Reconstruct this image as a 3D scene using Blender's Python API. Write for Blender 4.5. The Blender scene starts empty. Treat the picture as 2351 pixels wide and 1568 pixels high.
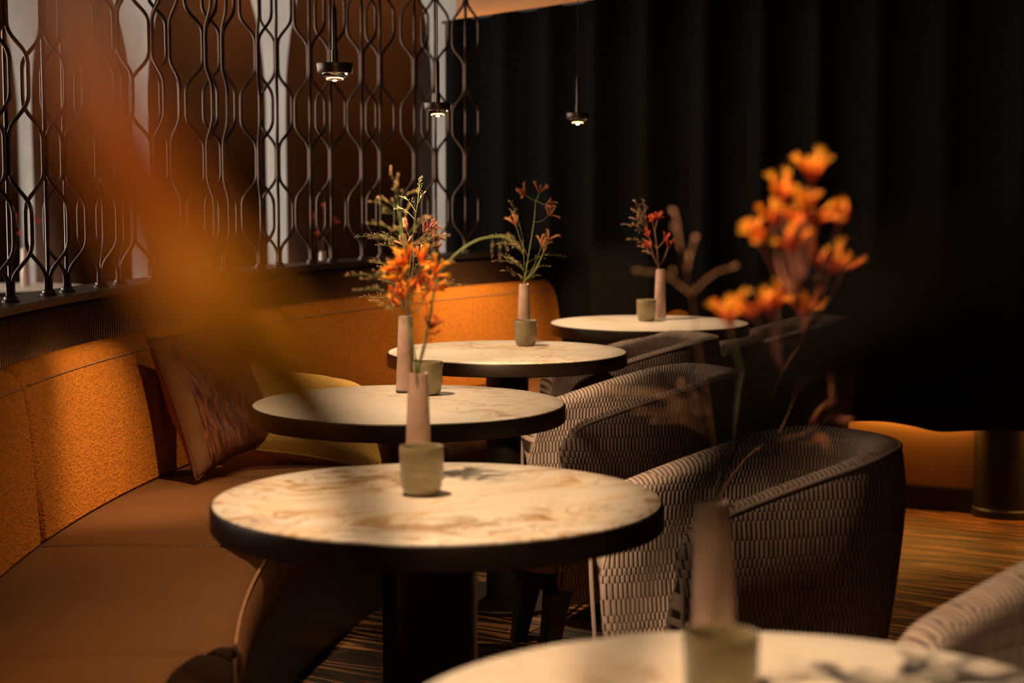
import bpy, bmesh, math, random
from mathutils import Vector, Matrix, Quaternion
random.seed(7)
S = bpy.context.scene
COL = S.collection
PI = math.pi
R_ = math.radians

# ------------------------------------------------------------------ camera
F_PX, W_PX, H_PX = 3987.8, 2351.0, 1568.0
CAM_Z, PITCH = 1.229, 0.0912476
cam_d = bpy.data.cameras.new('camera')
cam = bpy.data.objects.new('camera', cam_d); COL.objects.link(cam)
cam.location = (0, 0, CAM_Z)
cam.rotation_euler = (PI/2 - PITCH, 0, 0)
cam_d.sensor_width = 36.0
cam_d.lens = F_PX / W_PX * 36.0
cam_d.clip_start = 0.02
cam_d.dof.use_dof = True
cam_d.dof.focus_distance = 4.15
cam_d.dof.aperture_fstop = 3.4
S.camera = cam

# ------------------------------------------------------------------ world, exposure
S.view_settings.view_transform = 'Standard'
S.view_settings.look = 'None'
S.view_settings.gamma = 1.0
S.view_settings.use_curve_mapping = False
S.view_settings.exposure = 0.0
wd = bpy.data.worlds.new('world'); S.world = wd
wd.use_nodes = True
wd.node_tree.nodes['Background'].inputs[0].default_value = (0.9, 0.75, 0.6, 1)
wd.node_tree.nodes['Background'].inputs[1].default_value = 0.004
try:
    S.cycles.use_denoising = True
    S.cycles.max_bounces = 7
    S.cycles.diffuse_bounces = 3
    S.cycles.glossy_bounces = 3
    S.cycles.transmission_bounces = 6
    S.cycles.sample_clamp_indirect = 3.0
    S.cycles.use_adaptive_sampling = True
    S.cycles.adaptive_threshold = 0.02
    S.cycles.caustics_reflective = False
    S.cycles.caustics_refractive = False
except Exception:
    pass
LAMP_COL = (1.0, 0.64, 0.35)
WARM_COL = (1.0, 0.40, 0.06)

# helpers: photo geometry -> room coordinates (depth along the room is chosen for every thing)
_c, _s = math.cos(PITCH), math.sin(PITCH)
def ray(u, v):
    x = (u - W_PX/2)/F_PX; y = (H_PX/2 - v)/F_PX
    return Vector((x, _c + y*_s, -_s + y*_c))
def at(u, v, d):
    r = ray(u, v); return r*(d/r.y) + Vector((0, 0, CAM_Z))
CX, CY = 4.5317, 3.5865                       # centre of the curved banquette
def ring(R, deg, z=0.0):
    a = R_(deg); return Vector((CX - R*math.cos(a), CY + R*math.sin(a), z))

# ------------------------------------------------------------------ materials
class NT:
    def __init__(s, name):
        s.m = bpy.data.materials.new(name); s.m.use_nodes = True
        s.t = s.m.node_tree; s.b = s.t.nodes['Principled BSDF']; s.o = s.t.nodes['Material Output']
    def n(s, typ, **kw):
        nd = s.t.nodes.new(typ)
        for k, v in kw.items():
            if k.startswith('i_'):
                key = k[2:].replace('_', ' ')
                nd.inputs[key].default_value = v
            else: setattr(nd, k, v)
        return nd
    def l(s, a, b): s.t.links.new(a, b)
    def p(s, **kw):
        for k, v in kw.items(): s.b.inputs[k.replace('_', ' ')].default_value = v
    def coord(s, kind='Object', scale=(1, 1, 1), loc=(0, 0, 0), rot=(0, 0, 0)):
        tc = s.n('ShaderNodeTexCoord'); mp = s.n('ShaderNodeMapping')
        mp.inputs['Scale'].default_value = scale; mp.inputs['Location'].default_value = loc; mp.inputs['Rotation'].default_value = rot
        s.l(tc.outputs[kind], mp.inputs['Vector']); return mp.outputs[0]
    def noise(s, vec, scale, detail=3, rough=.5, dist=0):
        nd = s.n('ShaderNodeTexNoise'); nd.inputs['Scale'].default_value = scale; nd.inputs['Detail'].default_value = detail
        nd.inputs['Roughness'].default_value = rough; nd.inputs['Distortion'].default_value = dist
        s.l(vec, nd.inputs['Vector']); return nd
    def math(s, op, a, b=None, clamp=False):
        nd = s.n('ShaderNodeMath', operation=op, use_clamp=clamp)
        for i, v in enumerate((a, b)):
            if v is None: continue
            if isinstance(v, (int, float)): nd.inputs[i].default_value = v
            else: s.l(v, nd.inputs[i])
        return nd.outputs[0]
    def ramp(s, fac, stops):
        nd = s.n('ShaderNodeValToRGB'); cr = nd.color_ramp
        while len(cr.elements) < len(stops): cr.elements.new(.5)
        for e, (p, c) in zip(cr.elements, stops):
            e.position = p; e.color = (c[0], c[1], c[2], 1) if len(c) == 3 else c
        s.l(fac, nd.inputs['Fac']); return nd.outputs['Color']
    def mix(s, fac, a, b, typ='MIX'):
        nd = s.n('ShaderNodeMix', data_type='RGBA', blend_type=typ)
        for i, v in ((0, fac), (6, a), (7, b)):
            if isinstance(v, (int, float)): nd.inputs[i].default_value = v
            elif isinstance(v, tuple): nd.inputs[i].default_value = (v[0], v[1], v[2], 1)
            else: s.l(v, nd.inputs[i])
        return nd.outputs[2]
    def base(s, c):
        if isinstance(c, tuple): s.b.inputs['Base Color'].default_value = (c[0], c[1], c[2], 1)
        else: s.l(c, s.b.inputs['Base Color'])
    def bump(s, h, strength=.3, dist=.005):
        nd = s.n('ShaderNodeBump'); nd.inputs['Strength'].default_value = strength; nd.inputs['Distance'].default_value = dist
        s.l(h, nd.inputs['Height']); s.l(nd.outputs[0], s.b.inputs['Normal'])

def simple(name, col, rough=.6, metal=0., var=.12, vscale=20, bump=0., bscale=200, **kw):
    q = NT(name); v = q.coord()
    n = q.noise(v, vscale, 3)
    a = tuple(c*(1-var) for c in col); b = tuple(min(1, c*(1+var)) for c in col)
    q.base(q.ramp(n.outputs[0], [(.3, a), (.7, b)]))
    q.p(Roughness=rough, Metallic=metal, **kw)
    if bump:
        q.bump(q.noise(v, bscale, 2).outputs[0], bump, .002)
    return q.m

def marble(name, seed, gold, rot):
    q = NT(name)
    v0 = q.coord(loc=(seed*3.1, seed*1.7, 0), rot=(0, 0, rot))
    warp = q.noise(v0, 2.2, 4, .55)
    wv = q.n('ShaderNodeVectorMath', operation='MULTIPLY_ADD'); wv.inputs[1].default_value = (.55, .55, .0); q.l(warp.outputs['Color'], wv.inputs[0]); q.l(v0, wv.inputs[2])
    st = q.n('ShaderNodeVectorMath', operation='MULTIPLY'); st.inputs[1].default_value = (1.0, 2.6, 1); q.l(wv.outputs[0], st.inputs[0])
    def vein(scale, width, det=5):
        n = q.noise(st.outputs[0], scale, det, .55)
        d = q.math('ABSOLUTE', q.math('SUBTRACT', n.outputs[0], .5))
        return q.math('SUBTRACT', 1., q.math('DIVIDE', d, width), True)
    big = vein(2.0, .075); mid = vein(3.4, .034, 8); thin = vein(5.5, .020, 8); fine = vein(8.0, .014)
    reg = q.ramp(q.noise(v0, 2.4, 2).outputs[0], [(.54-.20*gold, (0, 0, 0)), (.66-.18*gold, (1, 1, 1))])
    reg2 = q.ramp(q.noise(q.coord(loc=(seed, 5, 0)), 3.0, 2).outputs[0], [(.45, (0, 0, 0)), (.65, (1, 1, 1))])
    base = q.ramp(q.noise(st.outputs[0], 1.2, 4).outputs[0], [(.3, (.80, .73, .63)), (.7, (.90, .86, .79))])
    goldc = q.ramp(q.noise(v0, 11, 4).outputs[0], [(.35, (.26, .10, .008)), (.62, (.55, .27, .03))])
    c = q.mix(q.math('MULTIPLY', q.math('MULTIPLY', big, reg), .34*min(1, gold+.1)), base, (.80, .50, .13))
    c = q.mix(q.math('MULTIPLY', q.math('MULTIPLY', q.math('POWER', mid, 1.5), reg), .95*min(1, gold+.3)), c, goldc)
    c = q.mix(q.math('MULTIPLY', q.math('MULTIPLY', thin, reg), .6*min(1, gold+.3)), c, (.33, .16, .03))
    c = q.mix(q.math('MULTIPLY', q.math('MULTIPLY', fine, reg2), .40), c, (.28, .22, .17))
    q.base(c); q.p(Roughness=.42)
    return q.m

def weave_mat():
    """padded fabric: rows of small upright ribs, every other row shifted by half a rib, rows of uneven height"""
    q = NT('woven_fabric')
    tc = q.n('ShaderNodeTexCoord'); sp = q.n('ShaderNodeSeparateXYZ'); q.l(tc.outputs['UV'], sp.inputs[0])
    u = q.math('MULTIPLY', sp.outputs[0], 100./.92); v = q.math('MULTIPLY', sp.outputs[1], 100.)
    v = q.math('ADD', v, q.math('MULTIPLY', q.math('SINE', q.math('MULTIPLY', v, 2*PI/9.2)), 1.0))
    r = q.math('DIVIDE', v, 2.3)
    row = q.math('FLOOR', r); y = q.math('FRACT', r)
    x = q.math('FRACT', q.math('ADD', u, q.math('MULTIPLY', row, .5)))
    cell = q.math('FLOOR', q.math('ADD', u, q.math('MULTIPLY', row, .5)))
    a = q.math('SUBTRACT', q.math('MULTIPLY', x, 2.), 1.); a2 = q.math('MULTIPLY', a, a)
    b = q.math('SUBTRACT', q.math('MULTIPLY', y, 2.), 1.); b8 = q.math('POWER', q.math('ABSOLUTE', b), 8.)
    hx = q.math('SQRT', q.math('MAXIMUM', q.math('SUBTRACT', 1., a2), 0.))
    h = q.math('MULTIPLY', hx, q.math('SUBTRACT', 1., q.math('MULTIPLY', b8, .22)))
    wn = q.n('ShaderNodeTexWhiteNoise', noise_dimensions='2D'); cb = q.n('ShaderNodeCombineXYZ'); q.l(cell, cb.inputs[0]); q.l(row, cb.inputs[1]); q.l(cb.outputs[0], wn.inputs['Vector'])
    lt = q.mix(wn.outputs[0], (.27, .215, .19), (.36, .29, .255))
    c = q.mix(q.ramp(h, [(.42, (0, 0, 0)), (.80, (1, 1, 1))]), (.030, .018, .014), lt)
    q.base(c); q.p(Roughness=.9); q.b.inputs['Specular IOR Level'].default_value = .15
    q.bump(h, .9, .004)
    return q.m

def boucle(name, c0, c1, scale=190, strength=1.):
    q = NT(name); v = q.coord()
    vo = q.n('ShaderNodeTexVoronoi'); vo.inputs['Scale'].default_value = scale; q.l(v, vo.inputs['Vector'])
    n = q.noise(v, scale*.55, 3)
    big = q.noise(v, 6, 2)
    c = q.mix(big.outputs[0], c0, c1)
    dk = q.ramp(n.outputs[0], [(.3, (.62, .62, .62)), (.65, (1, 1, 1))])
    q.base(q.mix(1., c, dk, 'MULTIPLY')); q.p(Roughness=.95); q.b.inputs['Specular IOR Level'].default_value = .15
    q.bump(q.math('ADD', n.outputs[0], vo.outputs['Distance']), strength, .003)
    return q.m

def twill(name, c0, c1):
    q = NT(name)
    v = q.coord('UV')
    w = q.n('ShaderNodeTexWave', bands_direction='DIAGONAL'); w.inputs['Scale'].default_value = 62; w.inputs['Distortion'].default_value = .6; w.inputs['Detail'].default_value = 1
    q.l(v, w.inputs['Vector'])
    b = q.noise(v, 5, 2)
    c = q.mix(b.outputs[0], c0, c1)
    q.base(q.mix(1., c, q.ramp(w.outputs['Color'], [(.2, (.7, .7, .7)), (.7, (1, 1, 1))]), 'MULTIPLY'))
    q.p(Roughness=.8); q.b.inputs['Specular IOR Level'].default_value = .2
    q.bump(w.outputs['Color'], .35, .0015)
    return q.m

def wood(name, seed):
    q = NT(name)
    v = q.coord(loc=(seed*1.3, seed*.71, 0))
    st = q.n('ShaderNodeVectorMath', operation='MULTIPLY'); st.inputs[1].default_value = (1.0, 9.0, 1); q.l(v, st.inputs[0])
    wn = q.noise(st.outputs[0], 1.1, 3, .5)
    s2 = q.n('ShaderNodeVectorMath', operation='MULTIPLY'); s2.inputs[1].default_value = (1.1, 7.0, 1); q.l(v, s2.inputs[0])
    n1 = q.noise(s2.outputs[0], 1., 2, .5)
    s3 = q.n('ShaderNodeVectorMath', operation='MULTIPLY'); s3.inputs[1].default_value = (7., 40., 1); q.l(v, s3.inputs[0])
    n2 = q.noise(s3.outputs[0], 1., 3, .6)
    sy = q.n('ShaderNodeSeparateXYZ'); q.l(v, sy.inputs[0])
    ph = q.math('ADD', q.math('MULTIPLY', sy.outputs[1], 95.), q.math('ADD', q.math('MULTIPLY', n1.outputs[0], 34.), q.math('MULTIPLY', n2.outputs[0], 2.6)))
    line = q.math('ADD', .5, q.math('MULTIPLY', q.math('SINE', ph), .5))
    fib = q.n('ShaderNodeVectorMath', operation='MULTIPLY'); fib.inputs[1].default_value = (6, 160, 1); q.l(v, fib.inputs[0])
    fn = q.noise(fib.outputs[0], 1., 2)
    c = q.ramp(line, [(.30, (.030, .012, .005)), (.60, (.09, .036, .013)), (.84, (.50, .23, .08))])
    c = q.mix(.5, c, q.ramp(fn.outputs[0], [(.3, (.5, .5, .5)), (.7, (1.2, 1.2, 1.2))]), 'MULTIPLY')
    c = q.mix(1., c, q.ramp(wn.outputs[0], [(.3, (.75, .75, .75)), (.7, (1.1, 1.1, 1.1))]), 'MULTIPLY')
    q.base(c); q.p(Roughness=.55)
    q.bump(line, .25, .002)
    return q.m

def emis(name, col, strength):
    q = NT(name); n = q.noise(q.coord(), 3, 1)
    q.base((.05, .04, .03))
    q.l(q.ramp(n.outputs[0], [(0, col), (1, tuple(min(1, c*1.02) for c in col))]), q.b.inputs['Emission Color'])
    q.b.inputs['Emission Strength'].default_value = strength
    return q.m

def petal(name, base, mid, tip, transl=.25):
    q = NT(name)
    sp = q.n('ShaderNodeSeparateXYZ'); q.l(q.coord(), sp.inputs[0])
    f = q.math('DIVIDE', sp.outputs[2], .034, True)
    c = q.ramp(f, [(.0, base), (.45, mid), (.95, tip)])
    n = q.noise(q.coord(), 300, 2)
    q.base(q.mix(1., c, q.ramp(n.outputs[0], [(.3, (.75, .75, .75)), (.7, (1, 1, 1))]), 'MULTIPLY')); q.p(Roughness=.7)
    tr = q.n('ShaderNodeBsdfTranslucent'); q.l(c, tr.inputs['Color'])
    mx = q.n('ShaderNodeMixShader'); mx.inputs[0].default_value = transl
    q.l(q.b.outputs[0], mx.inputs[1]); q.l(tr.outputs[0], mx.inputs[2]); q.l(mx.outputs[0], q.o.inputs['Surface'])
    return q.m

def leaf_mat(name, stops, axis_len, transl=.35):
    q = NT(name)
    tc = q.n('ShaderNodeTexCoord'); sp = q.n('ShaderNodeSeparateXYZ'); q.l(tc.outputs['UV'], sp.inputs[0])
    c = q.ramp(q.math('DIVIDE', sp.outputs[1], axis_len, True), stops)
    w = q.n('ShaderNodeTexWave', bands_direction='X'); w.inputs['Scale'].default_value = 150; q.l(tc.outputs['UV'], w.inputs['Vector'])
    c = q.mix(.35, c, w.outputs['Color'], 'MULTIPLY')
    q.base(c); q.p(Roughness=.6)
    tr = q.n('ShaderNodeBsdfTranslucent'); q.l(c, tr.inputs['Color'])
    mx = q.n('ShaderNodeMixShader'); mx.inputs[0].default_value = transl
    q.l(q.b.outputs[0], mx.inputs[1]); q.l(tr.outputs[0], mx.inputs[2]); q.l(mx.outputs[0], q.o.inputs['Surface'])
    return q.m

def glass_mat(name, col, rough, trans, ior=1.45, swirl=False):
    q = NT(name)
    v = q.coord(scale=(1, 1, 3) if swirl else (1, 1, 1))
    n = q.noise(v, 14, 4, .5, 1.5)
    q.base(q.ramp(n.outputs[0], [(.3, tuple(c*.72 for c in col)), (.7, col)]))
    q.p(Roughness=rough, IOR=ior); q.b.inputs['Transmission Weight'].default_value = trans
    q.b.inputs['Coat Weight'].default_value = .6; q.b.inputs['Coat Roughness'].default_value = .05
    return q.m

M = {}
M['rim'] = simple('bronze_rim', (.030, .019, .012), .42, .6)
M['pedestal'] = simple('dark_pedestal', (.018, .012, .009), .5, .4)
M['weave'] = weave_mat()
M['piping'] = simple('fabric_piping', (.24, .19, .165), .8, bump=.5, bscale=900)
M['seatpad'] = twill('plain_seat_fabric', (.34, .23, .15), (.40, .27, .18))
M['black_wood'] = simple('black_wood', (.010, .009, .009), .45)
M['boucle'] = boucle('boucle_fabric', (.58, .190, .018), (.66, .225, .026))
M['twill'] = twill('twill_fabric', (.165, .068, .018), (.205, .088, .026))
M['sofa_pipe'] = simple('sofa_piping', (.36, .18, .08), .7)
M['bronze'] = simple('bronze_ribs', (.20, .095, .045), .30, .9)
M['ledge'] = simple('ledge_metal', (.060, .042, .032), .38, .7)
M['rod'] = simple('rod_metal', (.062, .037, .024), .30, .8)
M['plaster'] = simple('grey_plaster', (.46, .44, .42), .9, var=.12, vscale=5, bump=.2, bscale=60)
M['reveal'] = simple('brown_reveal_panel', (.105, .050, .026), .7, var=.08, vscale=2)
M['dark_wall'] = simple('dark_wall_paint', (.020, .013, .010), .8)
M['panel'] = simple('oak_wall_panel', (.42, .24, .11), .6, var=.1, vscale=4)
M['curtain'] = simple('charcoal_curtain', (.0085, .0080, .0076), .95, var=.2, vscale=60, bump=.4, bscale=700)
M['curtain'].node_tree.nodes['Principled BSDF'].inputs['Specular IOR Level'].default_value = .04
M['base_board'] = simple('black_baseboard', (.016, .011, .009), .5)
M['ceiling'] = simple('dark_ceiling', (.05, .035, .025), .9)
M['vase'] = glass_mat('mauve_glass', (.60, .41, .33), .16, .0)
M['clear'] = glass_mat('clear_glass', (.95, .93, .9), .02, 1.0)
M['cup'] = glass_mat('olive_glass', (.58, .50, .30), .22, .42, 1.3, True)
M['wax'] = simple('candle_wax', (.7, .62, .45), .5)
M['lamp_metal'] = simple('lamp_metal', (.085, .062, .048), .35, .85)
M['lens'] = glass_mat('lens_glass', (1.0, .86, .66), .03, 1.0, 1.4)
M['lamp_glow'] = emis('lamp_glow', (1.0, .60, .26), 9.0)
M['lamp_amber'] = emis('lamp_amber', (1.0, .50, .16), 1.3)
M['led'] = emis('led_strip', WARM_COL, 100.0)
M['window'] = emis('window_daylight', (1.0, .83, .68), 7.0)
M['stem_green'] = simple('green_stem', (.16, .20, .045), .6)
M['stem_brown'] = simple('brown_stem', (.30, .15, .07), .6)
M['stem_pink'] = simple('pink_stem', (.24, .085, .045), .6)
M['seed'] = simple('grass_seed', (.62, .40, .20), .6, var=.3, vscale=200)
M['seed_pink'] = simple('pink_grass_seed', (.66, .36, .25), .6, var=.3, vscale=200)
M['orange'] = petal('orange_petal', (.50, .03, .004), (.94, .20, .006), (1.0, .55, .03))
M['pink'] = petal('pink_petal', (.55, .18, .10), (.75, .30, .20), (.85, .48, .30))
M['red'] = petal('red_petal', (.35, .03, .015), (.60, .07, .03), (.75, .16, .05))
M['rust'] = petal('rust_petal', (.30, .08, .03), (.50, .18, .06), (.62, .30, .10))
M['steel'] = simple('brushed_steel', (.3, .28, .26), .4, .8)

# ------------------------------------------------------------------ mesh helpers
def obj(name, me, mats, parent=None, loc=None, smooth=True):
    if isinstance(me, bmesh.types.BMesh):
        m2 = bpy.data.meshes.new(name); me.to_mesh(m2); me.free(); me = m2
    if smooth:
        for p in me.polygons: p.use_smooth = True
    for m in (mats if isinstance(mats, (list, tuple)) else [mats]):
        me.materials.append(m)
    o = bpy.data.objects.new(name, me); COL.objects.link(o)
    if parent: o.parent = parent
    if loc is not None: o.location = loc
    return o
def tag(o, label=None, cat=None, group=None, kind=None):
    if label: o['label'] = label
    if cat: o['category'] = cat
    if group: o['group'] = group
    if kind: o['kind'] = kind
    return o
def thing(name, label, cat, loc=(0, 0, 0), rz=0, group=None):
    o = bpy.data.objects.new(name, None); COL.objects.link(o); o.empty_display_size = .1
    o.location = loc; o.rotation_euler = (0, 0, rz)
    return tag(o, label, cat, group)
def copy_part(src, parent, loc=None, rot=None, scale=None):
    o = src.copy(); COL.objects.link(o); o.parent = parent
    if loc is not None: o.location = loc
    if rot is not None: o.rotation_mode = 'QUATERNION' if isinstance(rot, Quaternion) else 'XYZ'; 
    if rot is not None:
        if isinstance(rot, Quaternion): o.rotation_quaternion = rot
        else: o.rotation_euler = rot
    if scale is not None: o.scale = scale if hasattr(scale, '__len__') else (scale,)*3
    return o
def copy_tree(src, parent=None):
    o = src.copy(); COL.objects.link(o); o.parent = parent
    for ch in src.children: copy_tree(ch, o)
    return o
def flat(o, ang=30):
    me = o.data
    me.polygons.foreach_set('use_smooth', [False]*len(me.polygons)); return o
def autosmooth(bm, ang=35):
    for e in bm.edges:
        if len(e.link_faces) == 2 and e.calc_face_angle(0) > R_(ang): e.smooth = False

def lathe(bm, prof, seg=48, cap0=True, cap1=True, c=(0, 0, 0)):
    rings = []
    for r, z in prof:
        if r < 1e-6: rings.append([bm.verts.new((c[0], c[1], c[2]+z))])
        else: rings.append([bm.verts.new((c[0]+r*math.cos(2*PI*i/seg), c[1]+r*math.sin(2*PI*i/seg), c[2]+z)) for i in range(seg)])
    for a, b in zip(rings, rings[1:]):
        for i in range(seg):
            j = (i+1) % seg
            if len(a) == 1 and len(b) == 1: continue
            if len(a) == 1: bm.faces.new((a[0], b[j], b[i]))
            elif len(b) == 1: bm.faces.new((a[i], a[j], b[0]))
            else: bm.faces.new((a[i], a[j], b[j], b[i]))
    if cap0 and len(rings[0]) > 1: bm.faces.new(list(reversed(rings[0])))
    if cap1 and len(rings[-1]) > 1: bm.faces.new(rings[-1])
    return bm
def lathe_obj(name, prof, mat, parent=None, seg=48, cap0=True, cap1=True, ang=35, c=(0, 0, 0)):
    bm = bmesh.new(); lathe(bm, prof, seg, cap0, cap1, c)
    bmesh.ops.recalc_face_normals(bm, faces=bm.faces); autosmooth(bm, ang)
    return obj(name, bm, mat, parent)
def tube(bm, pts, rad, seg=6, cap=True):
    pts = [Vector(p) for p in pts]; n = len(pts)
    rads = rad if isinstance(rad, (list, tuple)) else [rad]*n
    t = (pts[1]-pts[0]).normalized()
    up = Vector((0, 0, 1)) if abs(t.z) < .9 else Vector((1, 0, 0))
    nrm = t.cross(up).normalized(); rings = []
    for i, p in enumerate(pts):
        t2 = (pts[min(i+1, n-1)] - pts[max(i-1, 0)])
        if t2.length < 1e-9: t2 = t.copy()
        t2.normalize()
        nrm = (nrm - t2*nrm.dot(t2))
        if nrm.length < 1e-6: nrm = t2.orthogonal()
        nrm.normalize(); b = t2.cross(nrm)
        rings.append([bm.verts.new(p + (nrm*math.cos(2*PI*k/seg) + b*math.sin(2*PI*k/seg))*rads[i]) for k in range(seg)])
    for a, b in zip(rings, rings[1:]):
        for k in range(seg):
            j = (k+1) % seg; bm.faces.new((a[k], a[j], b[j], b[k]))
    if cap:
        bm.faces.new(list(reversed(rings[0]))); bm.faces.new(rings[-1])
def spline(pts, n=8):
    pts = [Vector(p) for p in pts]
    if len(pts) < 3: 
        return [pts[0].lerp(pts[-1], i/n) for i in range(n+1)]
    P = [pts[0]*2-pts[1]] + pts + [pts[-1]*2-pts[-2]]; out = []
    for i in range(1, len(P)-2):
        a, b, c, d = P[i-1], P[i], P[i+1], P[i+2]
        for k in range(n):
            t = k/n
            out.append(.5*((2*b) + (c-a)*t + (2*a-5*b+4*c-d)*t*t + (3*b-a-3*c+d)*t*t*t))
    out.append(pts[-1]); return out
def box(bm, lo, hi, M4=None):
    x0, y0, z0 = lo; x1, y1, z1 = hi
    vs = [bm.verts.new((x, y, z)) for z in (z0, z1) for x, y in ((x0, y0), (x1, y0), (x1, y1), (x0, y1))]
    if M4: 
        for v in vs: v.co = M4 @ v.co
    for f in ((3, 2, 1, 0), (4, 5, 6, 7), (0, 1, 5, 4), (1, 2, 6, 5), (2, 3, 7, 6), (3, 0, 4, 7)): bm.faces.new([vs[i] for i in f])
    return vs
def box_obj(name, lo, hi, mat, parent=None, bevel=.0, segs=2, rz=0, loc=None):
    bm = bmesh.new(); box(bm, lo, hi)
    if bevel: bmesh.ops.bevel(bm, geom=list(bm.edges), offset=bevel, segments=segs, affect='EDGES', profile=.5)
    autosmooth(bm, 40)
    o = obj(name, bm, mat, parent, loc)
    if rz: o.rotation_euler = (0, 0, rz)
    return o
def grid_faces(bm, rows, closed_row=False, uv=None, uvl=None):
    n = len(rows[0])
    for a in range(len(rows)-1):
        for b in range(n if closed_row else n-1):
            b2 = (b+1) % n
            f = bm.faces.new((rows[a][b], rows[a+1][b], rows[a+1][b2], rows[a][b2]))
            if uv:
                for lp, (i, j) in zip(f.loops, ((a, b), (a+1, b), (a+1, b+1), (a, b+1))): lp[uvl].uv = uv(i, j)

# ring sweep of a profile [(R, z)...] (closed loop), rounded seams at both ends
def ring_sweep(name, prof, t0, t1, mat, parent, inset=.016, gap=.0015, closed=True, step=.6, soft=.035, ctr=None):
    Rm = sum(p[0] for p in prof)/len(prof)
    cR = Rm if ctr is None else ctr[0]; cz = sum(p[1] for p in prof)/len(prof) if ctr is None else ctr[1]
    g = math.degrees(gap/Rm); t0 += g; t1 -= g
    s = math.degrees(soft/Rm); ths = []
    if inset > 0:
        for k in range(6): ths.append(t0 + s*(1-math.cos(PI/2*k/5)))
    else: ths.append(t0)
    n = max(2, int((t1-t0-2*s)/step)); mids = [t0+s + (t1-t0-2*s)*k/n for k in range(1, n)]
    ths += mids
    if inset > 0:
        for k in range(6): ths.append(t1 - s*(1-math.cos(PI/2*(5-k)/5)))
    else: ths.append(t1)
    bm = bmesh.new(); uvl = bm.loops.layers.uv.new('UVMap')
    per = [0]
    for a, b in zip(prof, prof[1:] + prof[:1]): per.append(per[-1] + math.hypot(a[0]-b[0], a[1]-b[1]))
    rows = []
    for th in ths:
        x = min(th-t0, t1-th)/s if s > 0 else 1
        e = inset*(1-math.sqrt(max(0, 1-(1-min(1, x))**2))) if inset > 0 else 0
        row = []
        for (R, z) in prof:
            dR, dz = R-cR, z-cz; L = math.hypot(dR, dz) or 1
            row.append(bm.verts.new(ring(R-dR/L*e, th, z-dz/L*e)))
        rows.append(row)
    grid_faces(bm, rows, closed, lambda i, j: (R_(ths[i])*Rm, per[j]), uvl)
    if closed:
        bm.faces.new(rows[0]); bm.faces.new(list(reversed(rows[-1])))
    bmesh.ops.recalc_face_normals(bm, faces=bm.faces); autosmooth(bm, 50)
    return obj(name, bm, mat, parent)

# ------------------------------------------------------------------ the setting
# floor: oak planks laid parallel to the curtain wall
FL_ROT = math.atan2(-.467, .884)
floor = box_obj('floor', (-7, -3, -.06), (7, 14, -.012), M['dark_wall']); tag(floor, kind='structure')
WM = [wood('oak_floor_%d' % i, i*1.9+.4) for i in range(6)]
plank_me = []
for i in range(6):
    bm = bmesh.new(); box(bm, (-1.0, -.0985, -.012), (1.0, .0985, 0))
    bmesh.ops.bevel(bm, geom=[e for e in bm.edges if abs(e.verts[0].co.z) < 1e-6 and abs(e.verts[1].co.z) < 1e-6], offset=.0015, segments=1, affect='EDGES')
    me = bpy.data.meshes.new('plank'); bm.to_mesh(me); bm.free(); me.materials.append(WM[i]); plank_me.append(me)
fx, fy = Vector((math.cos(FL_ROT), math.sin(FL_ROT), 0)), Vector((-math.sin(FL_ROT), math.cos(FL_ROT), 0))
rng = random.Random(3)
for row in range(0, 41):
    off = rng.uniform(0, 2.0)
    for k in range(-2, 3):
        c = Vector((.2, 0.4, 0)) + fy*(row*.2) + fx*(k*2.004 + off)
        if c.x < -2.6 or c.x > 4.2 or c.y < .4 or c.y > 9.2: continue
        o = bpy.data.objects.new('plank', plank_me[rng.randrange(6)]); COL.objects.link(o); o.parent = floor
        o.location = c; o.rotation_euler = (0, 0, FL_ROT + (PI if rng.random() < .5 else 0))
ceil = box_obj('ceiling', (-7, -3, 2.6), (7, 14, 2.66), M['ceiling']); tag(ceil, kind='structure')

# thick arcade wall behind the screen
PC = [Vector((-.307, 8.0, 0)) + Vector((-.899, .93, 0))*k for k in range(-0, 6)]
tdir = Vector((-.899, .93, 0)).normalized(); ndir = Vector((-tdir.y, tdir.x, 0))
if ndir.y > 0: ndir = -ndir
PITCHW = Vector((-.899, .93, 0)).length
def arcade():
    bm = bmesh.new(); ZT, SP, AH, D, PW = 2.6, 1.62, .90, .88, .17
    def V(s, z, dep): return bm.verts.new(PC[0] + tdir*s - ndir*dep + Vector((0, 0, z)))
    def quad(pts, mi):
        f = bm.faces.new([V(*p) for p in pts]); f.material_index = mi
    for k in range(6):
        c = k*PITCHW; a, b = c-PW/2, c+PW/2
        quad(((a, 0, 0), (b, 0, 0), (b, ZT, 0), (a, ZT, 0)), 0)
        quad(((b, 0, D), (a, 0, D), (a, ZT, D), (b, ZT, D)), 0)
        if k == 5: break
        s0, s1 = b, b + PITCHW - PW; hw = (s1-s0)/2; sm = (s0+s1)/2
        cur = [(s0, 0)] + [(sm - hw*math.cos(PI*i/24), SP + AH*math.sin(PI*i/24)) for i in range(25)] + [(s1, 0)]
        for (sa, za), (sb, zb) in zip(cur, cur[1:]):
            quad(((sa, za, 0), (sa, za, D), (sb, zb, D), (sb, zb, 0)), 1)
            if abs(sa-sb) > 1e-6:
                quad(((sa, za, 0), (sb, zb, 0), (sb, ZT, 0), (sa, ZT, 0)), 0)
                quad(((sb, zb, D), (sa, za, D), (sa, ZT, D), (sb, ZT, D)), 0)
    # right end jamb of the wall
    quad(((-PW/2, 0, D), (-PW/2, 0, 0), (-PW/2, ZT, 0), (-PW/2, ZT, D)), 1)
    bmesh.ops.remove_doubles(bm, verts=bm.verts, dist=1e-4)
    autosmooth(bm, 30)
    return tag(obj('wall_arcade', bm, [M['plaster'], M['reveal']]), kind='structure')
arcade()
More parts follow.
